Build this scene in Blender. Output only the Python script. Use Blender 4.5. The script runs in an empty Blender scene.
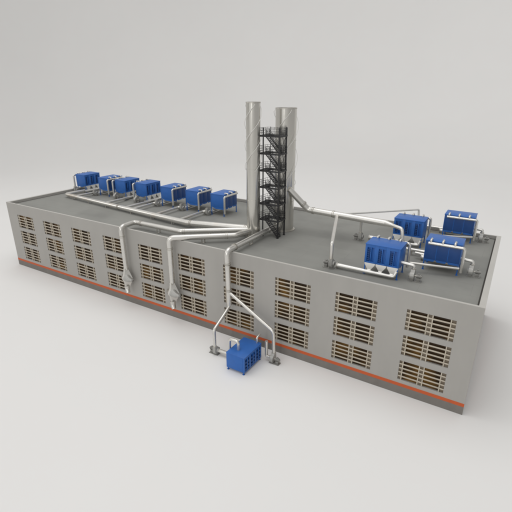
import bpy, bmesh, math, random
from mathutils import Vector, Matrix
PI = math.pi
random.seed(4)
S = bpy.context.scene
COL = S.collection

# ------------------------------------------------------------------ materials
def nodes(m):
    m.use_nodes = True
    nt = m.node_tree
    return nt, nt.nodes, nt.links, nt.nodes['Principled BSDF']

def mat(name, col, rough=.5, metal=0., var=.06, scale=1.5, rvar=.1, bump=0., bscale=30., spec=.5, coat=0., stretch=(1, 1, 1), detail=6, tint=None, world=False):
    """Principled surface whose colour and gloss wander with layered noise in object space."""
    m = bpy.data.materials.new(name)
    nt, N, L, b = nodes(m)
    tc = N.new('ShaderNodeTexCoord')
    mp = N.new('ShaderNodeMapping'); mp.inputs['Scale'].default_value = stretch
    if world:
        g = N.new('ShaderNodeNewGeometry'); L.new(g.outputs['Position'], mp.inputs['Vector'])
    else:
        L.new(tc.outputs['Object'], mp.inputs['Vector'])
    n1 = N.new('ShaderNodeTexNoise'); n1.inputs['Scale'].default_value = scale; n1.inputs['Detail'].default_value = detail
    n1.inputs['Roughness'].default_value = .62
    L.new(mp.outputs['Vector'], n1.inputs['Vector'])
    mr = N.new('ShaderNodeMapRange'); mr.inputs['From Min'].default_value = .3; mr.inputs['From Max'].default_value = .7
    mr.inputs['To Min'].default_value = 1 - var; mr.inputs['To Max'].default_value = 1 + var
    L.new(n1.outputs['Fac'], mr.inputs['Value'])
    mx = N.new('ShaderNodeVectorMath'); mx.operation = 'SCALE'
    if tint:
        n2 = N.new('ShaderNodeTexNoise'); n2.inputs['Scale'].default_value = tint[1]; n2.inputs['Detail'].default_value = 4
        L.new(mp.outputs['Vector'], n2.inputs['Vector'])
        r2 = N.new('ShaderNodeValToRGB'); r2.color_ramp.elements[0].position = tint[2]; r2.color_ramp.elements[1].position = tint[3]
        r2.color_ramp.elements[0].color = (*col, 1); r2.color_ramp.elements[1].color = (*tint[0], 1)
        L.new(n2.outputs['Fac'], r2.inputs['Fac']); L.new(r2.outputs['Color'], mx.inputs[0])
    else:
        mx.inputs[0].default_value = col
    L.new(mr.outputs['Result'], mx.inputs['Scale'])
    L.new(mx.outputs['Vector'], b.inputs['Base Color'])
    rr = N.new('ShaderNodeMapRange'); rr.inputs['From Min'].default_value = .3; rr.inputs['From Max'].default_value = .7
    rr.inputs['To Min'].default_value = max(.05, rough - rvar); rr.inputs['To Max'].default_value = min(1, rough + rvar)
    L.new(n1.outputs['Fac'], rr.inputs['Value']); L.new(rr.outputs['Result'], b.inputs['Roughness'])
    b.inputs['Metallic'].default_value = metal
    b.inputs['Specular IOR Level'].default_value = spec
    b.inputs['Coat Weight'].default_value = coat
    if bump:
        nb = N.new('ShaderNodeTexNoise'); nb.inputs['Scale'].default_value = bscale; nb.inputs['Detail'].default_value = 5
        L.new(mp.outputs['Vector'], nb.inputs['Vector'])
        bp = N.new('ShaderNodeBump'); bp.inputs['Strength'].default_value = bump; bp.inputs['Distance'].default_value = .05
        L.new(nb.outputs['Fac'], bp.inputs['Height']); L.new(bp.outputs['Normal'], b.inputs['Normal'])
    return m

M = {}
M['backdrop'] = mat('studio_sweep', (.80, .793, .785), .75, var=.012, scale=.02, rvar=.04, spec=.3)
M['wall'] = mat('painted_concrete', (.372, .36, .338), .72, var=.05, scale=.35, bump=.12, bscale=6, stretch=(1, 1, .35), detail=9)
M['plinth'] = mat('plinth_render', (.185, .172, .158), .8, var=.12, scale=.8, bump=.2, bscale=8)
M['stripe'] = mat('orange_band', (.52, .092, .02), .55, var=.07, scale=2)
M['roof'] = mat('roof_membrane', (.262, .262, .244), .8, var=.08, scale=.22, bump=.2, bscale=5, detail=10, tint=((.220, .220, .206), .09, .46, .62))
M['coping'] = mat('coping_metal', (.50, .485, .455), .5, var=.04, scale=1)
M['side'] = mat('tan_side_panel', (.17, .135, .095), .45, var=.15, scale=.8, world=True)
M['frame'] = mat('window_frame_paint', (.47, .42, .34), .5, var=.10, scale=1.2)
M['pane'] = mat('brown_glass', (.038, .022, .010), .25, var=.35, scale=.6, rvar=.08, tint=((.20, .105, .024), .22, .52, .72), world=True, spec=.25)
M['blue'] = mat('blue_paint', (.024, .125, .43), .42, var=.07, scale=1.2, spec=.4)
M['navy'] = mat('dark_blue_rung', (.012, .055, .20), .45, var=.1, scale=2)  # latch rungs, a darker blue than the housing
M['panel'] = mat('mid_blue_paint', (.013, .068, .25), .45, var=.08, scale=1.5)
M['galv'] = mat('galvanised_sheet', (.76, .75, .72), .34, metal=.78, var=.05, scale=.9, rvar=.04, detail=2)
M['duct'] = mat('duct_sheet', (.68, .665, .63), .27, metal=.80, var=.04, scale=.5, rvar=.03, detail=2)
M['header'] = mat('bare_duct_steel', (.70, .685, .65), .30, metal=.80, var=.04, scale=.5, rvar=.03, detail=2, tint=((.62, .56, .49), .25, .55, .75))
M['stack'] = mat('stack_steel', (.60, .585, .545), .20, metal=.85, var=.03, scale=.5, rvar=.03, stretch=(1, 1, .25), detail=3)
M['flange'] = mat('flange_steel', (.52, .50, .46), .42, metal=.8, var=.12, scale=5)
M['black'] = mat('black_steel', (.018, .018, .020), .5, var=.2, scale=3)
M['grating'] = mat('dark_grating', (.026, .026, .028), .6, var=.2, scale=6)
M['fan'] = mat('fan_grey', (.40, .395, .375), .42, metal=.3, var=.10, scale=3)
M['motor'] = mat('motor_grey', (.27, .265, .25), .45, metal=.3, var=.12, scale=5)
M['white'] = mat('pale_paint', (.74, .73, .70), .45, var=.04, scale=1)
M['soot_and_strip'] = mat('sooty_lining_and_dark_strip', (.05, .045, .04), .9, var=.2, scale=2)  # stack lining; also the plain dark strip at the roof edge

def seams(m, axis_scale, width, dark):
    """Adds real sheet joints (bump lines) to a material, in object space."""
    nt, N, L, b = nodes(m)
    tc = N.new('ShaderNodeTexCoord')
    br = N.new('ShaderNodeTexBrick')
    br.inputs['Scale'].default_value = 1; br.inputs['Brick Width'].default_value = axis_scale[0]
    br.inputs['Row Height'].default_value = axis_scale[1]; br.inputs['Mortar Size'].default_value = width
    br.inputs['Mortar Smooth'].default_value = .3
    br.inputs['Color1'].default_value = (1, 1, 1, 1); br.inputs['Color2'].default_value = (.965, .965, .965, 1); br.inputs['Mortar'].default_value = (dark,)*3 + (1,)
    L.new(tc.outputs['Object'], br.inputs['Vector'])
    src = b.inputs['Base Color'].links[0].from_socket
    mm = N.new('ShaderNodeMix'); mm.data_type = 'RGBA'; mm.blend_type = 'MULTIPLY'; mm.inputs['Factor'].default_value = 1
    L.new(src, mm.inputs[6]); L.new(br.outputs['Color'], mm.inputs[7]); L.new(mm.outputs[2], b.inputs['Base Color'])
seams(M['roof'], (11, 3.6), .04, .90)

# ------------------------------------------------------------------ mesh helpers
class MB:
    def __init__(self): self.bm = bmesh.new()
    def box(self, x0, x1, y0, y1, z0, z1, bev=0., mtx=None):
        bm = self.bm
        vs = [bm.verts.new(p) for p in ((x0,y0,z0),(x1,y0,z0),(x1,y1,z0),(x0,y1,z0),(x0,y0,z1),(x1,y0,z1),(x1,y1,z1),(x0,y1,z1))]
        fs = [bm.faces.new([vs[i] for i in q]) for q in ((3,2,1,0),(4,5,6,7),(0,1,5,4),(1,2,6,5),(2,3,7,6),(3,0,4,7))]
        if bev:
            es = list({e for f in fs for e in f.edges})
            r = bmesh.ops.bevel(bm, geom=es, offset=bev, segments=2, profile=.5, affect='EDGES')
            vs = list({v for f in r['faces'] for v in f.verts} | {v for v in vs if v.is_valid})
        if mtx is not None:
            for v in vs: v.co = mtx @ v.co
        return self
    def prism(self, poly, a0, a1, axis='y'):
        """poly = outline in the two other axes, extruded from a0 to a1."""
        bm = self.bm
        def P(u, v, a):
            return {'y': (u, a, v), 'x': (a, u, v), 'z': (u, v, a)}[axis]
        A = [bm.verts.new(P(u, v, a0)) for u, v in poly]; B = [bm.verts.new(P(u, v, a1)) for u, v in poly]
        n = len(poly)
        fs = [bm.faces.new(A), bm.faces.new(B[::-1])]
        for i in range(n): fs.append(bm.faces.new([A[i], B[i], B[(i+1) % n], A[(i+1) % n]]))
        bmesh.ops.recalc_face_normals(bm, faces=fs)
        return self
    def loft(self, rings, cap=True):
        """rings: lists of points with equal counts."""
        bm = self.bm
        R = [[bm.verts.new(p) for p in r] for r in rings]
        fs = []
        for a, b in zip(R, R[1:]):
            n = len(a)
            for i in range(n): fs.append(bm.faces.new([a[i], a[(i+1) % n], b[(i+1) % n], b[i]]))
        if cap:
            fs.append(bm.faces.new(R[0][::-1])); fs.append(bm.faces.new(R[-1]))
        bmesh.ops.recalc_face_normals(bm, faces=fs)
        return self
    def tube(self, pts, r, r1=None, bend=0., n=20, cap=True, seg=6):
        pts = [Vector(p) for p in pts]
        path = [pts[0]]
        for i in range(1, len(pts)-1):
            a, b, c = pts[i-1], pts[i], pts[i+1]
            d0 = (a-b); d1 = (c-b)
            if bend > 0:
                ang = d0.angle(d1)
                t = min(bend / max(math.tan(ang/2), .05), d0.length*.48, d1.length*.48)
                p0 = b + d0.normalized()*t; p1 = b + d1.normalized()*t
                for k in range(seg+1):
                    s = k/seg
                    path.append(p0*(1-s)**2 + b*2*s*(1-s) + p1*s*s)
            else: path.append(b)
        path.append(pts[-1])
        tot = sum((q-p).length for p, q in zip(path, path[1:])) or 1
        rings = []; run = 0; up = None
        for i, p in enumerate(path):
            if i == 0: t = (path[1]-p).normalized()
            elif i == len(path)-1: t = (p-path[i-1]).normalized()
            else: t = ((path[i+1]-p).normalized() + (p-path[i-1]).normalized()).normalized()
            if i: run += (p-path[i-1]).length
            if up is None: up = Vector((0,0,1)) if abs(t.z) < .9 else Vector((1,0,0))
            s = t.cross(up).normalized(); up = s.cross(t).normalized()
            rad = r if r1 is None else r + (r1-r)*run/tot
            rings.append([p + (s*math.cos(2*PI*k/n) + up*math.sin(2*PI*k/n))*rad for k in range(n)])
        return self.loft(rings, cap)
    def cyl(self, p0, p1, r, r1=None, n=24): return self.tube([p0, p1], r, r1, n=n)
    def lathe(self, c, prof, n=40):
        """prof: list of (radius, z), a closed profile round a vertical axis through c."""
        rings = [[(c[0]+max(rr, 1e-3)*math.cos(2*PI*k/n), c[1]+max(rr, 1e-3)*math.sin(2*PI*k/n), c[2]+z) for k in range(n)] for rr, z in prof]
        return self.loft(rings, False)
    def build(self, name, material, parent=None, angle=38, flat=False):
        me = bpy.data.meshes.new(name)
        self.bm.normal_update(); self.bm.to_mesh(me); self.bm.free()
        me.materials.append(material)
        if not flat: me.shade_smooth(); me.set_sharp_from_angle(angle=math.radians(angle))
        o = bpy.data.objects.new(name, me); COL.objects.link(o)
        if parent: o.parent = parent
        return o

def thing(name, label, cat, loc=(0,0,0), rz=0., group=None):
    o = bpy.data.objects.new(name, None); COL.objects.link(o)
    o.empty_display_size = .5
    o.location = loc; o.rotation_euler = (0, 0, rz)
    o['label'] = label; o['category'] = cat
    if group: o['group'] = group
    return o

def dup(root, loc, rz, label):
    r = root.copy(); COL.objects.link(r); r.location = loc; r.rotation_euler = (0, 0, rz); r['label'] = label
    for ch in list(root.children):
        c = ch.copy(); COL.objects.link(c); c.parent = r
        for g in ch.children:
            d = g.copy(); COL.objects.link(d); d.parent = c
    return r

# ------------------------------------------------------------------ dimensions
LEN, DEP, HT, RF = 89.76, 28.2, 14.0, 13.5
PW, PS = .28, .62 #                                       # parapet thickness

# ------------------------------------------------------------------ backdrop (floor swept up behind)
def make_backdrop():
    bm = bmesh.new()
    cx, cy = 60, 0
    prof = [(0.0, 0), (60, 0), (120, 0), (190, 0)]
    R = 130
    for k in range(1, 13):
        a = k/12*PI/2*.92
        prof.append((190+R*math.sin(a), R*(1-math.cos(a))))
    prof.append((prof[-1][0]+12, prof[-1][1]+130))
    n = 72
    rings = []
    for r, z in prof:
        ring = []
        for k in range(n):
            t = 2*PI*k/n
            d = math.degrees(t)                   # 90 = straight behind the building
            w = min(1, max(0, (d-42)/28)) if d < 270 else 0
            w = min(w, min(1, max(0, (245-d)/35))); w = w*w*(3-2*w)
            ring.append(bm.verts.new((cx+r*math.cos(t), cy+r*math.sin(t), z*w)) if r else None)
        rings.append(ring)
    c = bm.verts.new((cx, cy, 0))
    for k in range(n): bm.faces.new([c, rings[1][k], rings[1][(k+1) % n]])
    for a, b in zip(rings[1:], rings[2:]):
        for k in range(n): bm.faces.new([a[k], b[k], b[(k+1) % n], a[(k+1) % n]])
    bmesh.ops.recalc_face_normals(bm, faces=bm.faces)
    mb = MB(); mb.bm.free(); mb.bm = bm
    o = mb.build('backdrop', M['backdrop'], angle=80)
    o['kind'] = 'structure'
make_backdrop()

# ------------------------------------------------------------------ factory building
bld = thing('factory_building', 'long flat-roofed pale grey factory building with orange band and rows of slatted windows', 'building')
WX = [3.3 + 8.75*i for i in range(10)]
WZ = [2.06, 5.60, 9.06]
WW, WH = 5.3, 2.72
Z_STR0, Z_STR1 = 1.12, 1.56

def make_walls():
    bm = bmesh.new()
    xs = sorted({0, LEN} | {x for a in WX for x in (a, a+WW)})
    zs = sorted({Z_STR1, HT} | {z for a in WZ for z in (a, a+WH)})
    V = {}
    def v(x, y, z):
        k = (round(x,4), round(y,4), round(z,4))
        if k not in V: V[k] = bm.verts.new(k)
        return V[k]
    RD = .42                                      # reveal depth
    for i in range(len(xs)-1):
        for j in range(len(zs)-1):
            x0, x1, z0, z1 = xs[i], xs[i+1], zs[j], zs[j+1]
            hole = any(abs(x0-a) < 1e-6 for a in WX) and any(abs(z0-a) < 1e-6 for a in WZ)
            if not hole:
                bm.faces.new([v(x0,0,z0), v(x1,0,z0), v(x1,0,z1), v(x0,0,z1)])
            else:
                for a, b in (((x0,z0),(x1,z0)), ((x1,z0),(x1,z1)), ((x1,z1),(x0,z1)), ((x0,z1),(x0,z0))):
                    bm.faces.new([v(a[0],0,a[1]), v(b[0],0,b[1]), v(b[0],RD,b[1]), v(a[0],RD,a[1])])
                bm.faces.new([v(x0,RD,z0), v(x1,RD,z0), v(x1,RD,z1), v(x0,RD,z1)])
    for a, b in (((LEN,0),(LEN,DEP)), ((LEN,DEP),(0,DEP)), ((0,DEP),(0,0))):
        bm.faces.new([v(a[0],a[1],Z_STR1), v(b[0],b[1],Z_STR1), v(b[0],b[1],HT), v(a[0],a[1],HT)])
    # parapet top and inside faces
    o_ = [(0,0),(LEN,0),(LEN,DEP),(0,DEP)]; i_ = [(PS,PW),(LEN-PS,PW),(LEN-PS,DEP-PW),(PS,DEP-PW)]
    for k in range(4):
        a, b, c, d = i_[k], i_[(k+1) % 4], o_[(k+1) % 4], o_[k]
        bm.faces.new([v(*a,HT), v(*b,HT), v(*b,RF-.3), v(*a,RF-.3)])
        bm.faces.new([v(*d,HT-.001), v(*c,HT-.001), v(*b,HT-.001), v(*a,HT-.001)])
    bmesh.ops.recalc_face_normals(bm, faces=bm.faces)
    mb = MB(); mb.bm.free(); mb.bm = bm
    mb.build('wall', M['wall'], bld, flat=True)
make_walls()

def ring_band(mb, z0, z1, out, inn, side=None):
    """A closed band round the building, its outer face `out` proud of the wall line."""
    mb.box(-out, LEN+.004, -out, inn, z0, z1); mb.box(-out, LEN+.004, DEP-inn, DEP+out, z0, z1)
    side = side or inn
    mb.box(-out, side, inn, DEP-inn, z0, z1); mb.box(LEN-side, LEN+.004, inn, DEP-inn, z0, z1)
b = MB(); ring_band(b, -.02, Z_STR0, .012, .5); b.build('plinth', M['plinth'], bld)
b = MB(); ring_band(b, Z_STR0, Z_STR1, .018, .5); b.build('painted_band', M['stripe'], bld)
b = MB(); ring_band(b, HT, HT+.05, .012, PW+.012, PS+.012); b.build('coping', M['coping'], bld)
b = MB(); b.box(PS+.001, PS+.2, PW+.001, DEP-PW-.2, RF, RF+.012); b.box(LEN-PS-.2, LEN-PS-.001, PW+.001, DEP-PW-.2, RF, RF+.012); b.box(PS+.001, LEN-PS-.001, DEP-PW-.2, DEP-PW-.001, RF, RF+.012); b.build('dark_edge_strip', M['soot_and_strip'], bld)  # dark strips on the roof along the side and back parapets
b = MB(); b.box(PS-.05, LEN-PS+.05, PW-.05, DEP-PW+.05, RF-.25, RF); b.build('roof', M['roof'], bld)

def make_window():
    mb = MB()
    cols = [.34, .13, 1.78, .13, .40, .13, 1.80, .13, .46]       # opening, bar, opening ...
    k = WW/sum(cols); cols = [c*k for c in cols]
    op, br = .40, (WH-5*.40)/4
    x = 0; spans = []
    for i, c in enumerate(cols):
        if i % 2: mb.box(x, x+c, -.15, .04, 0, WH, .01)
        else: spans.append((x, x+c, (i//2) % 2))
        x += c
    z = 0
    for k in range(5):
        z += op
        if k < 4:
            for a, c, wide in spans: mb.box(a+.001, c-.001, -.14, -.06, z, z+br, .01)
            z += br
    w = mb.build('window', M['frame'], bld)
    prof = [(.004, .2), (.004, .0)]                 # one stepped back panel: proud behind the narrow lights
    for a, c, wide in spans:
        if wide:
            p = MB(); p.box(a-.03, c+.03, .10, .15, .01, WH-.01); p.build('pane', M['pane'], w)
            prof += [(a-.035, .0), (a-.035, .17), (c+.035, .17), (c+.035, .0)]
    prof += [(WW-.004, .0), (WW-.004, .2)]
    q = MB(); q.prism(prof, .004, WH-.004, 'z'); q.build('side_panel', M['side'], w)
    return w
win = make_window()
first = True
for x in WX:
    for z in WZ:
        if first: w = win; first = False
        else:
            w = win.copy(); COL.objects.link(w); w.parent = bld
            for ch in win.children:
                g = ch.copy(); COL.objects.link(g); g.parent = w
        w.location = (x, .17, z)

# ------------------------------------------------------------------ chimney stacks
def stack(c, r, top, label, z0, zlow, phase):
    t = thing('chimney_stack', label, 'chimney', (c[0], c[1], RF), 0, 'steel chimney stacks')
    h = top-RF
    b = MB(); b.lathe((0,0,0), [(r,0),(r,h),(r-.07,h),(r-.07,h-6)]); b.build('shell', M['stack'], t)
    b = MB(); b.lathe((0,0,0), [(r-.07,h-6),(.01,h-6)]); b.build('lining', M['soot_and_strip'], t)
    b = MB(); b.lathe((0,0,0), [(r-.02,h-.16),(r+.035,h-.16),(r+.035,h+.03),(r-.09,h+.03),(r-.09,h-.16)]); b.build('rim', M['flange'], t)
    b = MB(); b.lathe((0,0,0), [(r,.0),(r+.28,.0),(r+.28,.14),(r,.14)]); b.build('base_flange', M['flange'], t)
    k = 1
    while k*4.85 < h-1.5:
        b = MB(); z = h-k*4.85; b.lathe((0,0,0), [(r-.01,z-.05),(r+.035,z-.05),(r+.035,z+.05),(r-.01,z+.05)]); b.build('weld_ring', M['stack'], t); k += 1
    pitch = r*9.0
    for s in range(3):
        b = MB(); nst = 110; pts = []
        for i in range(nst+1):
            z = h-.25-(h-.25-(zlow-RF))*i/nst
            a = phase + 2*PI*s/3 + 2*PI*(z-h)/pitch
            rr = r + .21*r/1.16*min(1, i/3, (nst-i)/3)
            pts.append((rr*math.cos(a), rr*math.sin(a), z))
        b.tube(pts, .033, n=8)
        b.build('helical_strake', M['white'], t)
    return t
SL = (55.15, 9.5); SR = (57.68, 15.15)
stack(SL, 1.07, 34.0, 'slimmer steel chimney stack to the left of the black stair tower', 0, 24.0, -.6)
stack(SR, 1.66, 33.1, 'wider steel chimney stack behind and to the right of the black stair tower', 0, 21.0, -.5)

# ------------------------------------------------------------------ stair tower
def stair_tower():
    t = thing('stair_tower', 'black open steel stair tower between the two chimney stacks', 'staircase', (0,0,0))
    x0, x1, y0, y1 = 56.55, 59.3, 10.1, 12.3
    lv = [16.35, 18.95, 21.55, 24.12, 26.7, 29.3]
    for (x, y) in ((x0,y0),(x1,y0),(x1,y1),(x0,y1)):
        big = x == x1
        w = .10 if big else (.075 if y == y0 else .03)
        b = MB(); b.box(x-w, x+w, y-w, y+w, RF, lv[-1]+1.15, .01); b.box(x-.16, x+.16, y-.16, y+.16, RF+.002, RF+.05); b.build('post', M['black'], t)
    ym = y0+1.05
    for i, z in enumerate(lv):
        # landing: grating with an edge channel; it overhangs at the stack side; open well over the flight below
        b = MB()
        xl = x0-.55
        b.box(xl, x1+.1, ym, y1+.08, z-.06, z)                        # rear walkway
        b.box(xl, x0+.35, y0-.08, ym-.001, z-.06, z)                  # head of the flight
        la = b.build('landing', M['grating'], t)
        e = MB(); h0, h1 = z-.20, z+.04
        e.box(xl-.05, x1+.15, y0-.14, y0-.08, h0, h1); e.box(xl-.05, x1+.15, y1+.08, y1+.14, h0, h1)
        e.box(xl-.05, xl, y0-.08, y1+.08, h0, h1); e.box(x1+.10, x1+.15, y0-.08, y1+.08, h0, h1)
        e.box(x0+.35, x0+.41, y0-.08, y1+.08, h0, z-.061)
        e.build('edge_channel', M['black'], la)
        # guard rail round the landing
        r = MB()
        for hh in (.35, .70, 1.05):
            r.tube([(x1+.12, y0-.1, z+hh), (xl-.02, y0-.1, z+hh), (xl-.02, y1+.1, z+hh), (x1+.12, y1+.1, z+hh), (x1+.12, y0-.1, z+hh)], .024, n=6)
        nb = 6
        for k in range(nb+1):
            xx = xl+(x1+.1-xl)*k/nb
            for yy in (y0-.1, y1+.1): r.cyl((xx, yy, z), (xx, yy, z+1.05), .021, n=6)
        for k in range(1, 4):
            yy = y0+(y1-y0)*k/4
            for xx in (xl-.02, x1+.12): r.cyl((xx, yy, z), (xx, yy, z+1.05), .021, n=6)
        r.build('guard_rail', M['black'], t)
    prev = [RF]+lv
    for zb, zt in zip(prev[:-1], lv):
        xa, xb = x0+.38, x1-.02                    # top at the left, foot at the right
        f = MB(); n = 11
        for k in range(n):
            s = (k+.5)/n
            x = xa+(xb-xa)*s; z = zt+(zb-zt)*(k+1)/(n+.5)
            f.box(x-.14, x+.14, y0+.02, ym-.08, z-.03, z)
        dz = .11
        for yy in (y0-.03, ym-.075):
            f.prism([(xa, zt-dz*1.5), (xb, zb-.02 if zb > RF else zb), (xb, zb+dz*2), (xa, zt+.04)], yy, yy+.05)
        fl = f.build('stair_flight', M['black'], t)
        hr = MB()
        for yy in (y0, ym-.05):
            for hh in (.3, .6, .95):
                hr.cyl((xa, yy, zt+hh), (xb, yy, zb+hh+.06), .021, n=6)
            for k in range(25):
                s = k/24; x = xa+(xb-xa)*s; z = zt+(zb+.06-zt)*s
                hr.cyl((x, yy, z), (x, yy, z+.95), .018, n=6)
        hr.build('handrail', M['black'], fl)
    # braces on the far side
    b = MB()
    for k, (zb, zt) in enumerate(zip(prev[:-1], lv)):
        b.cyl((x1, y0+.05, zb+.1), (x1, y1-.05, zt-.15), .035, n=8)
    b.build('brace', M['black'], t)
stair_tower()

# ------------------------------------------------------------------ dust collectors
def make_collector(drop, head, label, loc, rz, ext=.75):
    """Long axis on local X; ribbed hatches face -Y; drop / head = end of the return pipe / lower header."""
    t = thing('dust_collector', label, 'dust collector', loc, rz, 'blue dust collectors')
    hx, f, r, zb, zt = 2.15, -1.55, 1.55, 1.55, 4.0
    b = MB()
    b.box(-hx, hx, f+.22, r, zb, zt, .04)
    bays = [-1.42, 0, 1.42]; hw = .46
    xs = [-hx] + [v for c in bays for v in (c-hw, c+hw)] + [hx]
    for a, c in zip(xs[::2], xs[1::2]): b.box(a, c, f, f+.219, zb, zt, .025)
    for c in bays:
        b.box(c-hw, c+hw, f+.004, f+.219, zb+.004, zb+.22); b.box(c-hw, c+hw, f+.004, f+.219, zt-.34, zt-.004)
        b.prism([(c-.70, zb), (c+.70, zb), (c+.50, zb-.30), (c-.50, zb-.30)], r-.06, r-.01)   # skirt plates at the back
    for sx in (-1, 1):
        b.prism([(f+.30, zb), (r-.062, zb), (r-.062, zb-.30), (f+1.1, zb-.30)], sx*(hx-.06), sx*(hx-.01), 'x')
    h = b.build('housing', M['blue'], t)
    lid = MB(); lid.box(-hx-.05, hx+.05, f-.05, r+.05, zt, zt+.09, .03)
    lid.build('roof_cover', M['blue'], t)
    for c in bays:
        q = MB()
        q.box(c-.05, c+.06, f-.04, f+.215, zb+.23, zt-.35, .015)                     # centre post
        q.box(c+.36, c+.445, f+.03, f+.215, zb+.23, zt-.35, .01)
        ha = q.build('filter_hatch', M['blue'], t)
        q = MB()
        q.box(c-.30, c-.20, f+.10, f+.20, zb+.34, zb+1.80)
        for k in range(6):
            z = zb+.34+k*.27
            q.box(c-.40, c-.09, f-.01, f+.21, z, z+.12, .015)
        q.build('latch_rung', M['navy'], ha)
    for c in bays:
        q = MB(); q.box(c-.66, c+.66, r-.01, r+.022, zb+.02, zt-.10, .008); q.build('rear_panel', M['panel'], t)
    for sx in (-1, 1):
        for sy in (-1, 1):
            q = MB(); x = sx*(hx-.10); y = (f+.12) if sy < 0 else (r-.12)
            q.box(x-.07, x+.07, y-.07, y+.07, .03, zb, .01); q.box(x-.15, x+.15, y-.15, y+.15, .0, .03)
            q.build('leg', M['blue'], t)
    # hoppers, tapering down to the header in front
    rh0, rh1 = .30, .20
    for c in bays:
        q = MB()
        q.loft([[(c-.68, f+.03, zb-.003), (c+.68, f+.03, zb-.003), (c+.68, r-.1, zb-.003), (c-.68, r-.1, zb-.003)],
                [(c-.64, f+.00, zb-.22), (c+.64, f+.00, zb-.22), (c+.64, r-.2, zb-.22), (c-.64, r-.2, zb-.22)],
                [(c-.20, f-.06, zb-.85), (c+.20, f-.06, zb-.85), (c+.20, f+.55, zb-.85), (c-.20, f+.55, zb-.85)],
                [(c-.16+head*.10, f-.34, .50), (c+.16+head*.10, f-.34, .50), (c+.16+head*.10, f+.02, .46), (c-.16+head*.10, f+.02, .46)]])
        q.build('hopper', M['galv'], t)
    q = MB()
    yh, zh = f-.22, .46
    q.tube([(head*(hx+ext), yh, zh), (-head*1.45, yh, zh)], rh0, rh1, n=18)
    q.tube([(-head*1.30, yh, zh), (-head*1.75, yh, zh), (-head*2.0, f-.02, 1.15)], rh1*.98, rh1*.8, bend=.3, n=14)
    q.build('dust_header', M['galv'], t)
    fl = MB(); fl.cyl((head*(hx+ext-.05), yh, zh), (head*(hx+ext+.05), yh, zh), rh0+.09); fl.build('flange', M['flange'], t)
    # clean-air manifold over the back edge
    q = MB()
    ym, zm = r+.36, zt-.18
    q.tube([(-drop*1.75, ym, zm), (drop*(hx+.34), ym, zm), (drop*(hx+.34), ym, .62)], .19, bend=.28, n=16)
    mf = q.build('return_pipe', M['duct'], t)
    for c in bays:
        q = MB(); q.tube([(c-.05*drop, r-.30, zt+.06), (c-.05*drop, r-.30, zt+.27), (c-.05*drop, ym, zt+.24), (c-.05*drop, ym, zm)], .14, bend=.16, n=12)
        q.build('outlet_elbow', M['duct'], mf)
    return t

def U(cx, cy, z=RF): return (cx, cy, z)
Y0 = 18.35
v1 = make_collector(-1, -1, 'blue dust collector at the far left end of the roof, first in the left row', U(3.25, Y0), PI/2)
dup(v1, U(16.6, Y0), PI/2, 'third blue dust collector from the left roof end, back to back with the second')
dup(v1, U(22.95, Y0), PI/2, 'fourth blue dust collector from the left end, middle one of the left row')
v2 = make_collector(1, 1, 'second blue dust collector from the left roof end, return pipe on its right side', U(11.1, Y0), -PI/2)
dup(v2, U(30.2, Y0), -PI/2, 'fifth blue dust collector in the left row, third before the chimney stacks')
dup(v2, U(36.8, Y0), -PI/2, 'sixth blue dust collector in the left row, second before the slim chimney stack')
dup(v2, U(42.95, Y0), -PI/2, 'blue dust collector nearest the slim chimney stack, last in the left row')
v3 = make_collector(1, -1, 'front blue dust collector nearest the front parapet, with three ribbed hatches over pale hoppers', U(77.6, 5.15), 0, 3.45)
dup(v3, U(77.6, 18.9), 0, 'ribbed blue dust collector at the end of the big duct, behind the front one')
v4 = make_collector(-1, 1, 'plain-backed blue dust collector with three outlet elbows, nearer the front right roof corner', U(83.75, 10.6), PI)
dup(v4, U(83.75, 25.2), PI, 'blue dust collector in the back right roof corner, furthest right on the roof')

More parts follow.
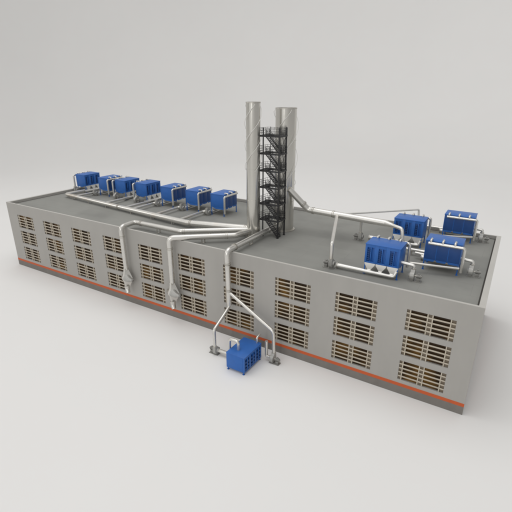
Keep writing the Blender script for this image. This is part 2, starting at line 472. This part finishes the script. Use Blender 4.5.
# ------------------------------------------------------------------ fans
def make_fan(label, loc, rz, pipe=False):
    """Centrifugal blower, shaft along local X, motor on the -X side, discharge upwards."""
    t = thing('blower_fan', label, 'fan', loc, rz, 'grey blower fans')
    zc = .85
    b = MB(); pts = []
    for k in range(27):
        a = PI*.5*0 + 2*PI*k/27*.80
        rr = .80-.22*k/26
        pts.append((math.cos(a-.05)*rr*-1, zc+math.sin(a-.05)*rr*-1))
    pts += [(.12, zc+.62), (.12, zc+.95), (-.62, zc+.95), (-.80, zc+.1)]
    b.prism(pts[:27]+[(.20, zc+.52), (-.10, zc+.90), (-.74, zc+.90)], -.30, .30, 'x'); b.build('scroll_casing', M['fan'], t)
    b = MB(); b.tube([(.30, 0, zc), (.40, 0, zc), (.52, 0, zc)], .44, .36, n=20); b.build('inlet_cone', M['fan'], t)
    b = MB(); b.cyl((.50, 0, zc), (.525, 0, zc), .29, n=20); b.build('inlet_dark_disc', M['motor'], t)  # dark disc standing in for the shade inside the open inlet
    b = MB(); b.cyl((-.31, 0, zc), (-.62, 0, zc), .11, n=12); b.build('shaft', M['flange'], t)
    b = MB(); b.cyl((-.62, 0, zc), (-1.30, 0, zc), .27, n=20); b.cyl((-1.30, 0, zc), (-1.42, 0, zc), .21, n=16)
    for k in range(5): b.cyl((-.70-k*.13, 0, zc), (-.75-k*.13, 0, zc), .315, n=20)
    b.box(-1.1, -.82, -.13, .13, zc+.26, zc+.46, .02)
    b.build('motor', M['motor'], t)
    b = MB(); b.box(-1.4, .5, -.5, .5, 0, .09, .01); b.box(-1.2, -.7, -.28, .28, .09, zc-.25, .01); b.box(-.25, .25, -.4, .4, .09, .35, .01)
    b.build('base_frame', M['motor'], t)
    b = MB(); b.cyl((0, -.42, zc+.85), (0, -.42, zc+1.0), .36); b.build('flange', M['flange'], t)
    if pipe:
        b = MB(); b.tube([(0, -.42, zc+.95), (0, -.42, zc+1.45), (2.0, -.42, zc+1.60)], .26, bend=.4, n=16); b.build('discharge_pipe', M['galv'], t)
    for c in t.children:
        c.data.transform(Matrix.Scale(.80, 4))
    return t
fan = make_fan('grey blower fan near the front parapet, at the left end of the front collector header', (71.3, 3.15, RF), 0)
YF = 15.45
ORD = ['far left', 'second', 'third', 'fourth', 'fifth', 'sixth', 'last']
for i, x in enumerate([2.4, 9.2, 15.7, 22.0, 28.3, 34.9, 41.3]):
    lab = ['grey blower fan under the return pipe of the collector at the far left roof end',
           'grey blower fan at the header of the second collector from the left roof end',
           'grey blower fan by the return pipe of the third collector in the left row',
           'grey blower fan by the return pipe of the fourth collector in the left row',
           'grey blower fan at the header of the fifth collector in the left row',
           'grey blower fan at the header of the sixth collector in the left row',
           'grey blower fan at the header of the collector beside the slim chimney stack'][i]
    dup(fan, (x, YF, RF), (0, 0, PI, PI, 0, 0, 0)[i], lab)
fan2 = make_fan('grey blower fan at the right end of the front roof collector, beside its return pipe', (81.3, 4.6, RF), PI, True)
dup(fan, (70.9, 16.2, RF), 0, 'grey blower fan under the big branch duct, left of the rear ribbed collector')
dup(fan2, (87.3, 9.9, RF), PI, 'grey blower fan right of the plain backed collector nearer the front right corner')
dup(fan2, (87.1, 25.2, RF), PI, 'grey blower fan in the back right roof corner beside the furthest collector')
GL = (57.85, -4.95); GR = (65.75, -2.55)
dup(fan, (GL[0], GL[1], 0), 0, 'grey blower fan on the floor left of the blue unit below the wall')
dup(fan, (GR[0], GR[1], 0), PI, 'grey blower fan on the floor right of the blue unit below the wall')

# ------------------------------------------------------------------ floor unit
def floor_unit():
    t = thing('dust_collector', 'blue dust collector standing on the floor in front of the building', 'dust collector', (62.6, -4.95, 0), PI/2, 'blue dust collectors')
    hx, f, r, zb, zt = 2.2, -1.45, 1.45, .34, 2.62
    b = MB(); b.box(-hx, hx, f+.22, r, zb, zt, .05)
    bays = [-1.42, 0, 1.42]; hw = .52
    xs = [-hx] + [v for c in bays for v in (c-hw, c+hw)] + [hx]
    for a, c in zip(xs[::2], xs[1::2]): b.box(a, c, f, f+.219, zb, zt, .03)
    for c in bays: b.box(c-hw, c+hw, f+.004, f+.219, zt-.30, zt-.004)
    for c in bays: b.box(c-hw, c+hw, f+.004, f+.219, zb+.004, zb+.14)
    b.build('housing', M['blue'], t)
    q = MB(); q.box(-hx-.03, hx+.03, f-.03, r+.03, zt, zt+.06, .02); q.build('roof_cover', M['blue'], t)
    for c in bays:
        q = MB(); q.box(c-.06, c+.06, f-.05, f+.215, zb+.15, zt-.31, .015); ha = q.build('filter_hatch', M['blue'], t)
        q = MB()
        for u in (-.3, .26): q.box(c+u, c+u+.04, f+.10, f+.20, zb+.26, zb+1.5)
        q.box(c-.3, c+.3, f+.12, f+.2, zb+.8, zb+.85)
        for k in range(3):
            z = zb+.26+k*.52
            q.box(c-.46, c-.10, f-.02, f+.21, z, z+.26, .02); q.box(c+.10, c+.46, f-.02, f+.21, z, z+.26, .02)
        q.build('latch_rung', M['navy'], ha)
    for sx in (-1, 1):
        for sy in (-1, 1):
            q = MB(); x = sx*(hx-.14); y = sy*1.25
            q.box(x-.07, x+.07, y-.07, y+.07, .02, zb, .01); q.box(x-.14, x+.14, y-.14, y+.14, 0, .03); q.build('leg', M['blue'], t)
    q = MB(); q.tube([(-hx+1.35, r+.35, .8), (-hx+1.35, r+.35, 3.95), (-hx+1.35, r-1.1, 3.95), (-hx+1.35, r-1.1, zt+.03)], .21, bend=.5, n=18)
    q.build('return_pipe', M['duct'], t)
    q = MB(); q.tube([(hx-.30, f+.55, zt), (hx-.30, f+.55, zt+.85), (hx+.45, f+.55, zt+1.05)], .15, bend=.25, n=12); q.build('vent_pipe', M['duct'], t)
floor_unit()

# ------------------------------------------------------------------ ducts
def duct(name, label, runs, flanges=(), saddles=(), mat_='duct', hoods=()):
    t = thing(name, label, 'duct', (0,0,0))
    for i, (kind, pts, r, r1, bend) in enumerate(runs):
        b = MB(); b.tube(pts, r, r1, bend, n=24); b.build(kind, M[mat_], t)
    for p, d, r in flanges:
        p = Vector(p); d = Vector(d).normalized()
        b = MB(); b.cyl(p-d*.05, p+d*.05, r+.07); b.cyl(p-d*.28, p-d*.20, r+.05); b.build('flange', M['flange'], t)
    for x, y, z, w in saddles:
        b = MB(); b.box(x-.12, x+.12, y-w, y+w, RF, RF+.06); b.box(x-.07, x+.07, y-w+.05, y-w+.15, RF+.06, z); b.box(x-.07, x+.07, y+w-.15, y+w-.05, RF+.06, z)
        b.build('saddle', M['flange'], t)
    return t

HZ = 14.2
H0, H1 = (5.2, 10.75), (42.9, 7.3)
def hy(x): return H0[1]+(H1[1]-H0[1])*(x-H0[0])/(H1[0]-H0[0])
runs = [('main_pipe', [(5.2, 19.0, HZ), (4.95, H0[1], HZ), (25, hy(25), HZ), (42.9, H1[1], HZ+.05), (SL[0]-.6, SL[1]-.05, HZ+.25)], .40, .60, .7)]
bx = [(8.5, 16.0), (19.0, 16.0), (25.4, 16.0)]
runs = [('main_pipe', [(5.05, 15.5, HZ-.05), (5.0, H0[1], HZ), (24, hy(24), HZ), (42.9, H1[1], HZ+.08), (SL[0]-.5, SL[1]-.1, HZ+.35)], .36, .60, .6)]
for x, y in bx: runs.append(('branch_pipe', [(x, hy(x), HZ), (x, y, HZ-.1)], .26, .23, 0))
for x, y, k in ((27.6, 15.0, .95), (34.2, 15.0, .95), (40.35, 15.0, .95)):
    runs.append(('branch_pipe', [(x, hy(min(x, 42)), HZ), (x, y-.2, HZ), (x+k, y+.7, HZ+.05)], .26, .23, .4))
d1 = Vector((SL[0]-42.9, SL[1]-H1[1], .3))
duct('exhaust_duct', 'thick tapering duct along the left roof, joining seven blue collectors to the slim stack', runs,
     [((24, hy(24), HZ), (1, -.09, 0), .47), (Vector((42.9, H1[1], HZ+.1))+d1.normalized()*.9, d1, .545), (Vector((SL[0], SL[1], HZ+.35))-d1.normalized()*1.25, d1, .60)],
     [(x, hy(x), HZ-.2, .5) for x in (8, 14, 20, 28, 34, 39.5)], 'header')

def wall_fan(x, z, label):
    """Diamond-shaped inline fan hung on the wall under a duct."""
    t = thing('wall_fan', label, 'fan', (x, -1.0, z), 0, 'fans hung on the front wall')
    hw, hd = 1.58, .90
    def ring(s, zz, k=1): return [(-hw*s, .1, zz), (-.55*hw*s, -.62*hd*s, zz), (-.10*hw, -hd*(.35+.65*s), zz), (.12*hw, -hd*(.35+.65*s), zz), (.55*hw*s, -.30*hd*s, zz), (hw*s*.8, .15, zz), (.3*hw*s, .5*hd, zz), (-.3*hw*s, .5*hd, zz)]
    b = MB(); b.loft([ring(.25, 1.75), ring(.32, 1.35), ring(.93, .10), ring(1.0, -.25), ring(.85, -.45), ring(.36, -1.45), ring(.30, -1.7)]); b.build('fan_casing', M['duct'], t)
    b = MB(); b.tube([(.30, -.30, .05), (1.05, -.55, -.05), (1.75, -.55, -.05)], .72, .20, n=22); b.build('motor_cowl', M['fan'], t)
    b = MB(); b.cyl((1.68, -.55, -.05), (2.0, -.55, -.05), .19, n=18); b.build('motor', M['motor'], t)
    b = MB(); b.tube([(0, -.25, -1.5), (.02, -.25, -2.1), (.36, -.45, -2.75)], .46, .36, bend=.5, n=20); b.build('outlet', M['duct'], t)
    b = MB(); b.box(-.35, -.2, .3, 1.0, -.5, -.35); b.box(.2, .35, .3, 1.0, -.5, -.35); b.build('bracket', M['flange'], t)
wall_fan(35.95, 5.55, 'pale diamond shaped wall fan at the foot of the left wall duct')
wall_fan(46.45, 5.35, 'pale diamond shaped wall fan at the foot of the right wall duct')

DZ = 14.55
duct('wall_duct', 'left one of two pale wall ducts, bending over the parapet to the slim stack',
     [('main_pipe', [(35.95, -1.0, 7.0), (35.8, -1.0, DZ), (35.6, 2.3, DZ), (45.8, 2.4, DZ), (SL[0]-.5, SL[1]-.6, DZ)], .40, .42, .75)],
     [((46.3, 2.75, DZ), (.82, .57, 0), .40), ((37.2, 2.32, DZ), (1, 0, 0), .40), ((35.8, -1.0, 13.0), (0, 0, 1), .40)], [(41, 2.35, DZ-.3, .45), (49.5, 5.1, DZ-.3, .45)])
duct('wall_duct', 'right one of two pale wall ducts, running slantwise from the parapet to the stack',
     [('main_pipe', [(46.45, -1.0, 7.0), (46.45, -1.0, DZ-.05), (54.4, 5.4, DZ-.05), (SL[0], SL[1]-.3, DZ-.05)], .42, .44, .75)],
     [((53.4, 4.6, DZ-.05), (.79, .62, 0), .42), ((46.45, -1.0, 12.9), (0, 0, 1), .42), ((54.6, 6.6, DZ-.05), (.2, .95, 0), .43)], [(50.5, 2.25, DZ-.3, .45)])
duct('floor_unit_duct', 'pale forked duct dropping down the front wall to the blue unit on the floor',
     [('main_pipe', [(SR[0], SR[1], DZ-.1), (57.2, 10.8, DZ-.1), (57.25, -.95, DZ-.1), (57.45, -.95, 6.0)], .46, .36, .75),
      ('branch_pipe', [(57.45, -.95, 7.4), (57.45, -.95, 5.75), (GL[0]-.05, GL[1]-.34, 4.1), (GL[0], GL[1]-.34, 1.4)], .25, .23, .6),
      ('branch_pipe', [(57.45, -.95, 8.1), (GR[0]-.1, GR[1]+.30, 4.75), (GR[0], GR[1]+.34, 1.4)], .24, .25, .7),
      ('link_pipe', [(GL[0]+.38, GL[1], .68), (61.2, GL[1], .75)], .27, .27, 0),
      ('link_pipe', [(GR[0]-.38, GR[1], .68), (GR[0]-1.0, GR[1], .68), (GR[0]-1.0, GR[1], 3.1)], .22, .22, .3)],
     [((57.2, 1.1, DZ-.1), (0, 1, 0), .46), ((57.35, -.95, 12.6), (0, 0, 1), .42), ((57.42, -.95, 8.5), (0, 0, 1), .38)], [(57.2, 5.5, DZ-.35, .5)])

MZ = 17.0
duct('exhaust_duct', 'thick silver duct sloping out of the wider stack and running right above the roof',
     [('main_pipe', [(SR[0]+1.35, SR[1]-.9, 20.7), (61.9, 15.7, 17.35), (74.6, 15.75, MZ)], .50, .50, .9),
      ('reducer', [(74.55, 15.752, MZ), (75.9, 15.1, MZ)], .50, .27, 0),
      ('branch_pipe', [(75.85, 15.12, MZ), (77.4, 14.3, MZ-.05), (77.9, 13.75, 14.3)], .27, .24, .6),
      ('branch_pipe', [(66.85, 15.9, 17.1), (71.25, 2.9, 17.05), (71.3, 2.82, 14.9)], .27, .24, .4),
      ('branch_pipe', [(70.88, 15.75, MZ), (70.9, 15.87, 14.9)], .20, .18, 0),
      ],
     [((62.9, 15.7, 17.32), (1, 0, -.03), .50), ((61.2, 15.3, 18.25), (.55, .45, -.95), .50), ((66.4, 15.72, 17.22), (1, 0, -.03), .50)], (), 'header')
duct('return_duct', 'thin silver pipe leaving the thick roof duct and crossing behind the rear ribbed collector',
     [('main_pipe', [(66.4, 15.9, MZ+.15), (77.1, 26.9, MZ), (77.3, 27.0, 14.4)], .17, .17, .35)], (), (), 'white')
duct('return_duct', 'low silver link pipe from the front collector to the plain-backed one at right',
     [('main_pipe', [(80.1, 7.1, 14.65), (80.3, 7.4, 14.65), (86.0, 8.6, 14.65)], .17, .17, .2), ('main_pipe', [(79.9, 12.6, 14.3), (82.2, 12.6, 14.2)], .22, .22, 0), ('main_pipe', [(78.2, 13.7, 14.3), (82.0, 13.7, 14.3)], .24, .24, 0)], [], [(79.2, 13.7, 14.1, .3)])
duct('return_duct', 'low silver link pipe from the rear ribbed collector to the collector in the back corner',
     [('main_pipe', [(80.1, 20.8, 14.65), (86.0, 23.2, 14.65)], .17, .17, 0), ('main_pipe', [(78.5, 27.0, 14.3), (82.2, 27.0, 14.3)], .22, .22, 0)])

# ------------------------------------------------------------------ camera
cam = bpy.data.cameras.new('camera'); co = bpy.data.objects.new('camera', cam); COL.objects.link(co)
yaw, pit = -.5510917881, .3659007587
co.location = (89.775, -46.04527, 34.94917); co.rotation_euler = (PI/2-pit, 0, -yaw)
cam.sensor_width = 36; cam.lens = 420.20567*36/512; cam.clip_end = 3000; cam.clip_start = .5
S.camera = co

# ------------------------------------------------------------------ light
w = bpy.data.worlds.new('World'); S.world = w; w.use_nodes = True
N, L = w.node_tree.nodes, w.node_tree.links
bg = N['Background']
tc = N.new('ShaderNodeTexCoord'); sx = N.new('ShaderNodeSeparateXYZ'); L.new(tc.outputs['Generated'], sx.inputs[0])
dt = N.new('ShaderNodeVectorMath'); dt.operation = 'DOT_PRODUCT'; dt.inputs[1].default_value = Vector((-.66, -.62, .42)).normalized()
L.new(tc.outputs['Generated'], dt.inputs[0])
rp = N.new('ShaderNodeValToRGB'); mr = N.new('ShaderNodeMapRange'); mr.inputs['From Min'].default_value = -1; L.new(dt.outputs['Value'], mr.inputs['Value']); L.new(mr.outputs['Result'], rp.inputs['Fac'])
rp.color_ramp.elements[0].position = .36; rp.color_ramp.elements[0].color = (.42, .415, .405, 1)
rp.color_ramp.elements[1].position = .95; rp.color_ramp.elements[1].color = (1, .995, .98, 1)
L.new(rp.outputs['Color'], bg.inputs['Color']); bg.inputs['Strength'].default_value = 1.0

def area(name, loc, target, size, power, col=(1,1,1), size_y=None):
    l = bpy.data.lights.new(name, 'AREA'); l.energy = power; l.color = col
    l.shape = 'RECTANGLE' if size_y else 'DISK'; l.size = size
    if size_y: l.size_y = size_y
    o = bpy.data.objects.new(name, l); COL.objects.link(o); o.location = loc
    o.rotation_euler = (Vector(target)-Vector(loc)).to_track_quat('-Z', 'Y').to_euler()
    return o
area('overhead_softbox', (50, 10, 130), (55, 12, 0), 110, 44000, (1, .99, .98))
area('front_strip', (72, -150, 62), (55, 0, 14), 12, 17000, (1, .99, .975), 60)
area('left_softbox', (-120, -60, 75), (50, 5, 10), 50, 26000, (1, .99, .97), 60)
area('backdrop_fill', (-20, 60, 190), (-110, 250, 70), 80, 40000, (1, .99, .975))  # unseen lamp, added only to brighten the backdrop sweep

S.view_settings.view_transform = 'Standard'; S.view_settings.look = 'None'; S.view_settings.exposure = 0; S.view_settings.gamma = 1
S.cycles.use_denoising = True
S.cycles.max_bounces = 8
